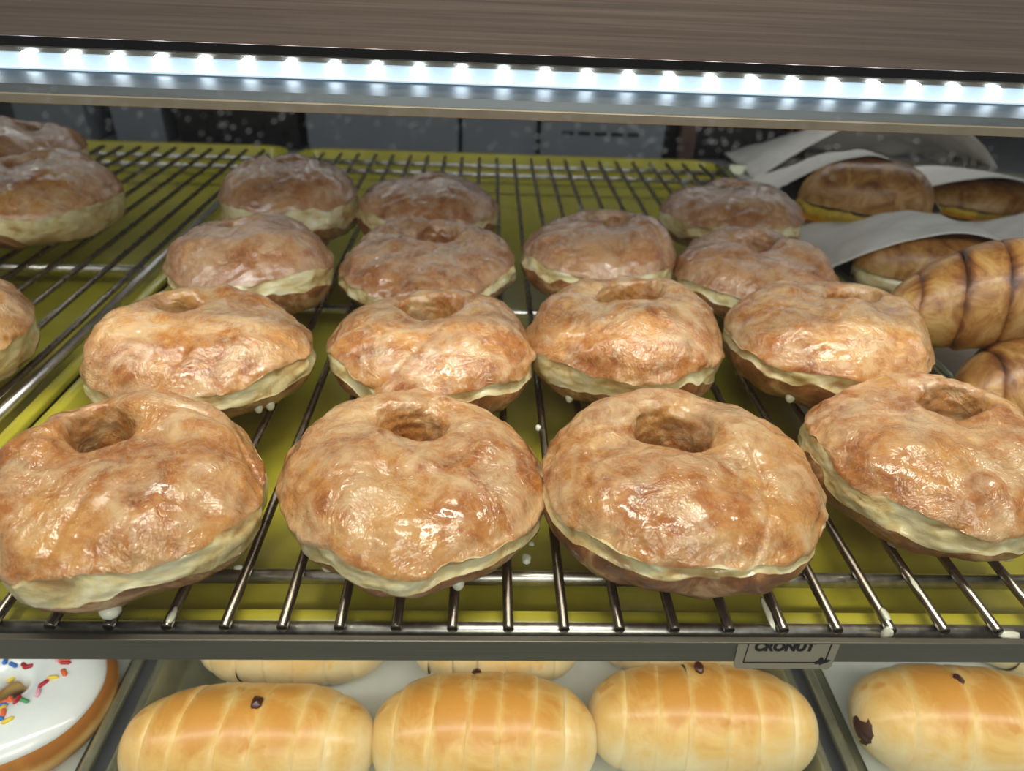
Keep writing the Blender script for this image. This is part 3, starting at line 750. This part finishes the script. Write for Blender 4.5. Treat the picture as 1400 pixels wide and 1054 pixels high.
sandwich(.4780, .6650, -.0120, .120, .034, .017, -.1, 95, 'croissant sandwich barely visible in the slit of the rear right bag')
bag(.5000, .4850, -.0170, .230, .062, .16, -.08, 96, 'large crumpled white paper bag lying at the right picture edge', peak=0, flat=.9)
bag(.4780, .6350, -.0170, .200, .052, .16, -.12, 97, 'white paper bag at the upper right with a narrow slit mouth', peak=-.2, flat=.7)
bag(.4300, .7800, -.0170, .260, .085, .16, -.05, 98, 'grey-white paper bag furthest back at the upper right', peak=.1, flat=.8)

# ------------------------------------------------------------------ things behind the trays
for i, (x0, x1, y0, mat, lab) in enumerate([(-.218, -.036, .90, 'grey', 'grey carton behind the gap between the two yellow trays'),
        (-.032, .060, .905, 'grey', 'narrow grey carton behind the centre of the back rim'),
        (.064, .215, .895, 'grey', 'grey carton with faint dark print behind the right half of the centre tray')]):
    e = empty('carton', ((x0+x1)/2, y0+.06, -.0240), lab, 'box', 'grey cartons behind the trays')
    p = e.location
    bx = box('carton_body', (x0-p[0], -.06, .0), (x1-p[0], .06, .085), M[mat], e, .0015)
    box('lid_flap', (x0-p[0]-.001, -.062, .060), (x1-p[0]+.001, -.0585, .086), M['deck'], e, .0005)
    if i == 2:
        for k in range(5):
            box('print_mark', (-.05+k*.020, -.0606, .030), (-.036+k*.020, -.0602, .034), M['dark'], e)
def thing_box(name, lo, hi, mat, lab, cat, bev=.002):
    o = box(name, (-(hi[0]-lo[0])/2, -(hi[1]-lo[1])/2, 0), ((hi[0]-lo[0])/2, (hi[1]-lo[1])/2, hi[2]-lo[2]), mat, None, bev)
    o.location = ((lo[0]+hi[0])/2, (lo[1]+hi[1])/2, lo[2]); return tag(o, lab, cat)
thing_box('crate', (-.372, .90, -.0240), (-.228, .98, .075), M['dark'], 'dark crate behind the left yellow tray', 'crate')
thing_box('carton', (-.452, .91, -.0240), (-.392, .98, .068), M['grey'], 'small pale grey box standing in the dark gap at the upper left', 'box')
thing_box('carton', (-.560, .90, -.0240), (-.478, .98, .068), M['grey'], 'grey box at the far upper left picture edge', 'box')
thing_box('crate', (.222, .92, -.0240), (.395, .99, .085), M['dark'], 'dark crate behind the right end of the centre tray', 'crate')
thing_box('post', (.236, .900, -.0240), (.256, .912, .085), M['brownp'], 'brown post in front of the dark crate', 'post')
thing_box('carton', (.372, .905, -.0240), (.398, .915, .075), M['maroon'], 'narrow dark maroon box beside the dark crate', 'box')

# ------------------------------------------------------------------ upper shelf and LED light bar
us = empty('upper_shelf', (0, .31, .155), 'upper shelf with a brushed brownish steel fascia above the light strip', 'shelf')
loc_box('fascia', (-.95, .296, .1590), (.95, .300, .2350), M['steel'], us, .0006)
loc_box('shelf_deck', (-.95, .300, .2000), (.95, 1.24, .2040), M['deck'], us)
loc_box('recess_shade', (-.95, .3030, .1550), (.95, .3060, .1600), M['dark'], us)  # dark strip standing in for the shadow between fascia and diffuser
lbm = empty('led_light_bar', (0, .31, .1370), 'long LED light bar of bright white chips running under the upper shelf', 'light')
loc_box('diffuser', (-.95, .3055, .1470), (.95, .3075, .1522), M['lens'], lbm)
loc_box('housing', (-.95, .3075, .1380), (.95, .3130, .1540), M['lip'], lbm)
p = lbm.location
V = np.array([(-.95, .3056, .1468), (-.95, .2925, .1432), (-.95, .2915, .1402), (-.95, .3056, .1440)])
V = np.concatenate([V, V*[-1, 1, 1]])-np.array(p)
mesh_obj('reflector_ledge', V, [(0, 1, 5, 4), (1, 2, 6, 5), (2, 3, 7, 6), (3, 0, 4, 7), (0, 3, 2, 1), (4, 5, 6, 7)], M['ledge'], lbm, smooth=False)
loc_box('lower_lip', (-.95, .2895, .1366), (.95, .2915, .1402), M['lip'], lbm, .0004)
loc_box('edge_line', (-.95, .3035, .1466), (.95, .3055, .1472), M['lens'], lbm)
# chips
nu_, nv_ = 12, 5
A = np.linspace(0, 2*np.pi, nu_, endpoint=False); Bq = np.linspace(0, np.pi/2*.98, nv_)
V = np.array([(.0029*math.cos(a)*math.cos(b), -.0014*math.sin(b), .0025*math.sin(a)*math.cos(b)) for a in A for b in Bq])
Fq = [tuple(f) for f in grid_faces(nu_, nv_, True, False)]+[tuple(i*nv_+nv_-1 for i in range(nu_))]
first = None
for k in range(-27, 28):
    x = -.1780+.01668*(k+1)
    if first is None: first = mesh_obj('led_chip', V, Fq, M['led'], lbm); o = first
    else:
        o = first.copy(); COL.objects.link(o); o.parent = lbm
    o.location = (x+.0167*9-p[0], .3055-p[1], .1508-p[2])

# ------------------------------------------------------------------ front glass with dried droplets
gp = empty('glass_panel', (0, .130, -.30), 'clear front glass of the case speckled with dried droplets', 'glass')
box('pane', (-.95, 0, .0), (.95, .0004, .80), M['glass'], gp)
rs = np.random.RandomState(5); Vs, Fs = [], []
clusters = [(-.074, .1665, .006, 30), (-.041, .1655, .008, 26), (-.012, .165, .006, 12), (.006, .1655, .006, 12), (.034, .165, .008, 44), (.053, .164, .006, 30), (0, .166, .10, 90), (.075, .161, .02, 10), (0, .158, .10, 30)]
for cx_, cz_, sp, n in clusters:
    for i in range(n):
        x = cx_+rs.randn()*sp*.9 if sp < .05 else rs.uniform(-sp, sp); z = cz_+rs.randn()*.0024; r = rs.uniform(.00009, .00026)
        b0 = len(Vs)
        for kx in range(6): a_ = kx*pi/3; Vs.append((x+r*1.3*math.cos(a_), -.00001, z+.3+r*.8*math.sin(a_)+r*.5*math.cos(a_)))
        Vs.append((x, -r*.6, z+.3))
        Fs += [(b0+kx, b0+(kx+1) % 6, b0+6) for kx in range(6)]
dr = mesh_obj('dried_droplets', Vs, Fs, M['water'], gp)
tag(dr, kind='stuff')
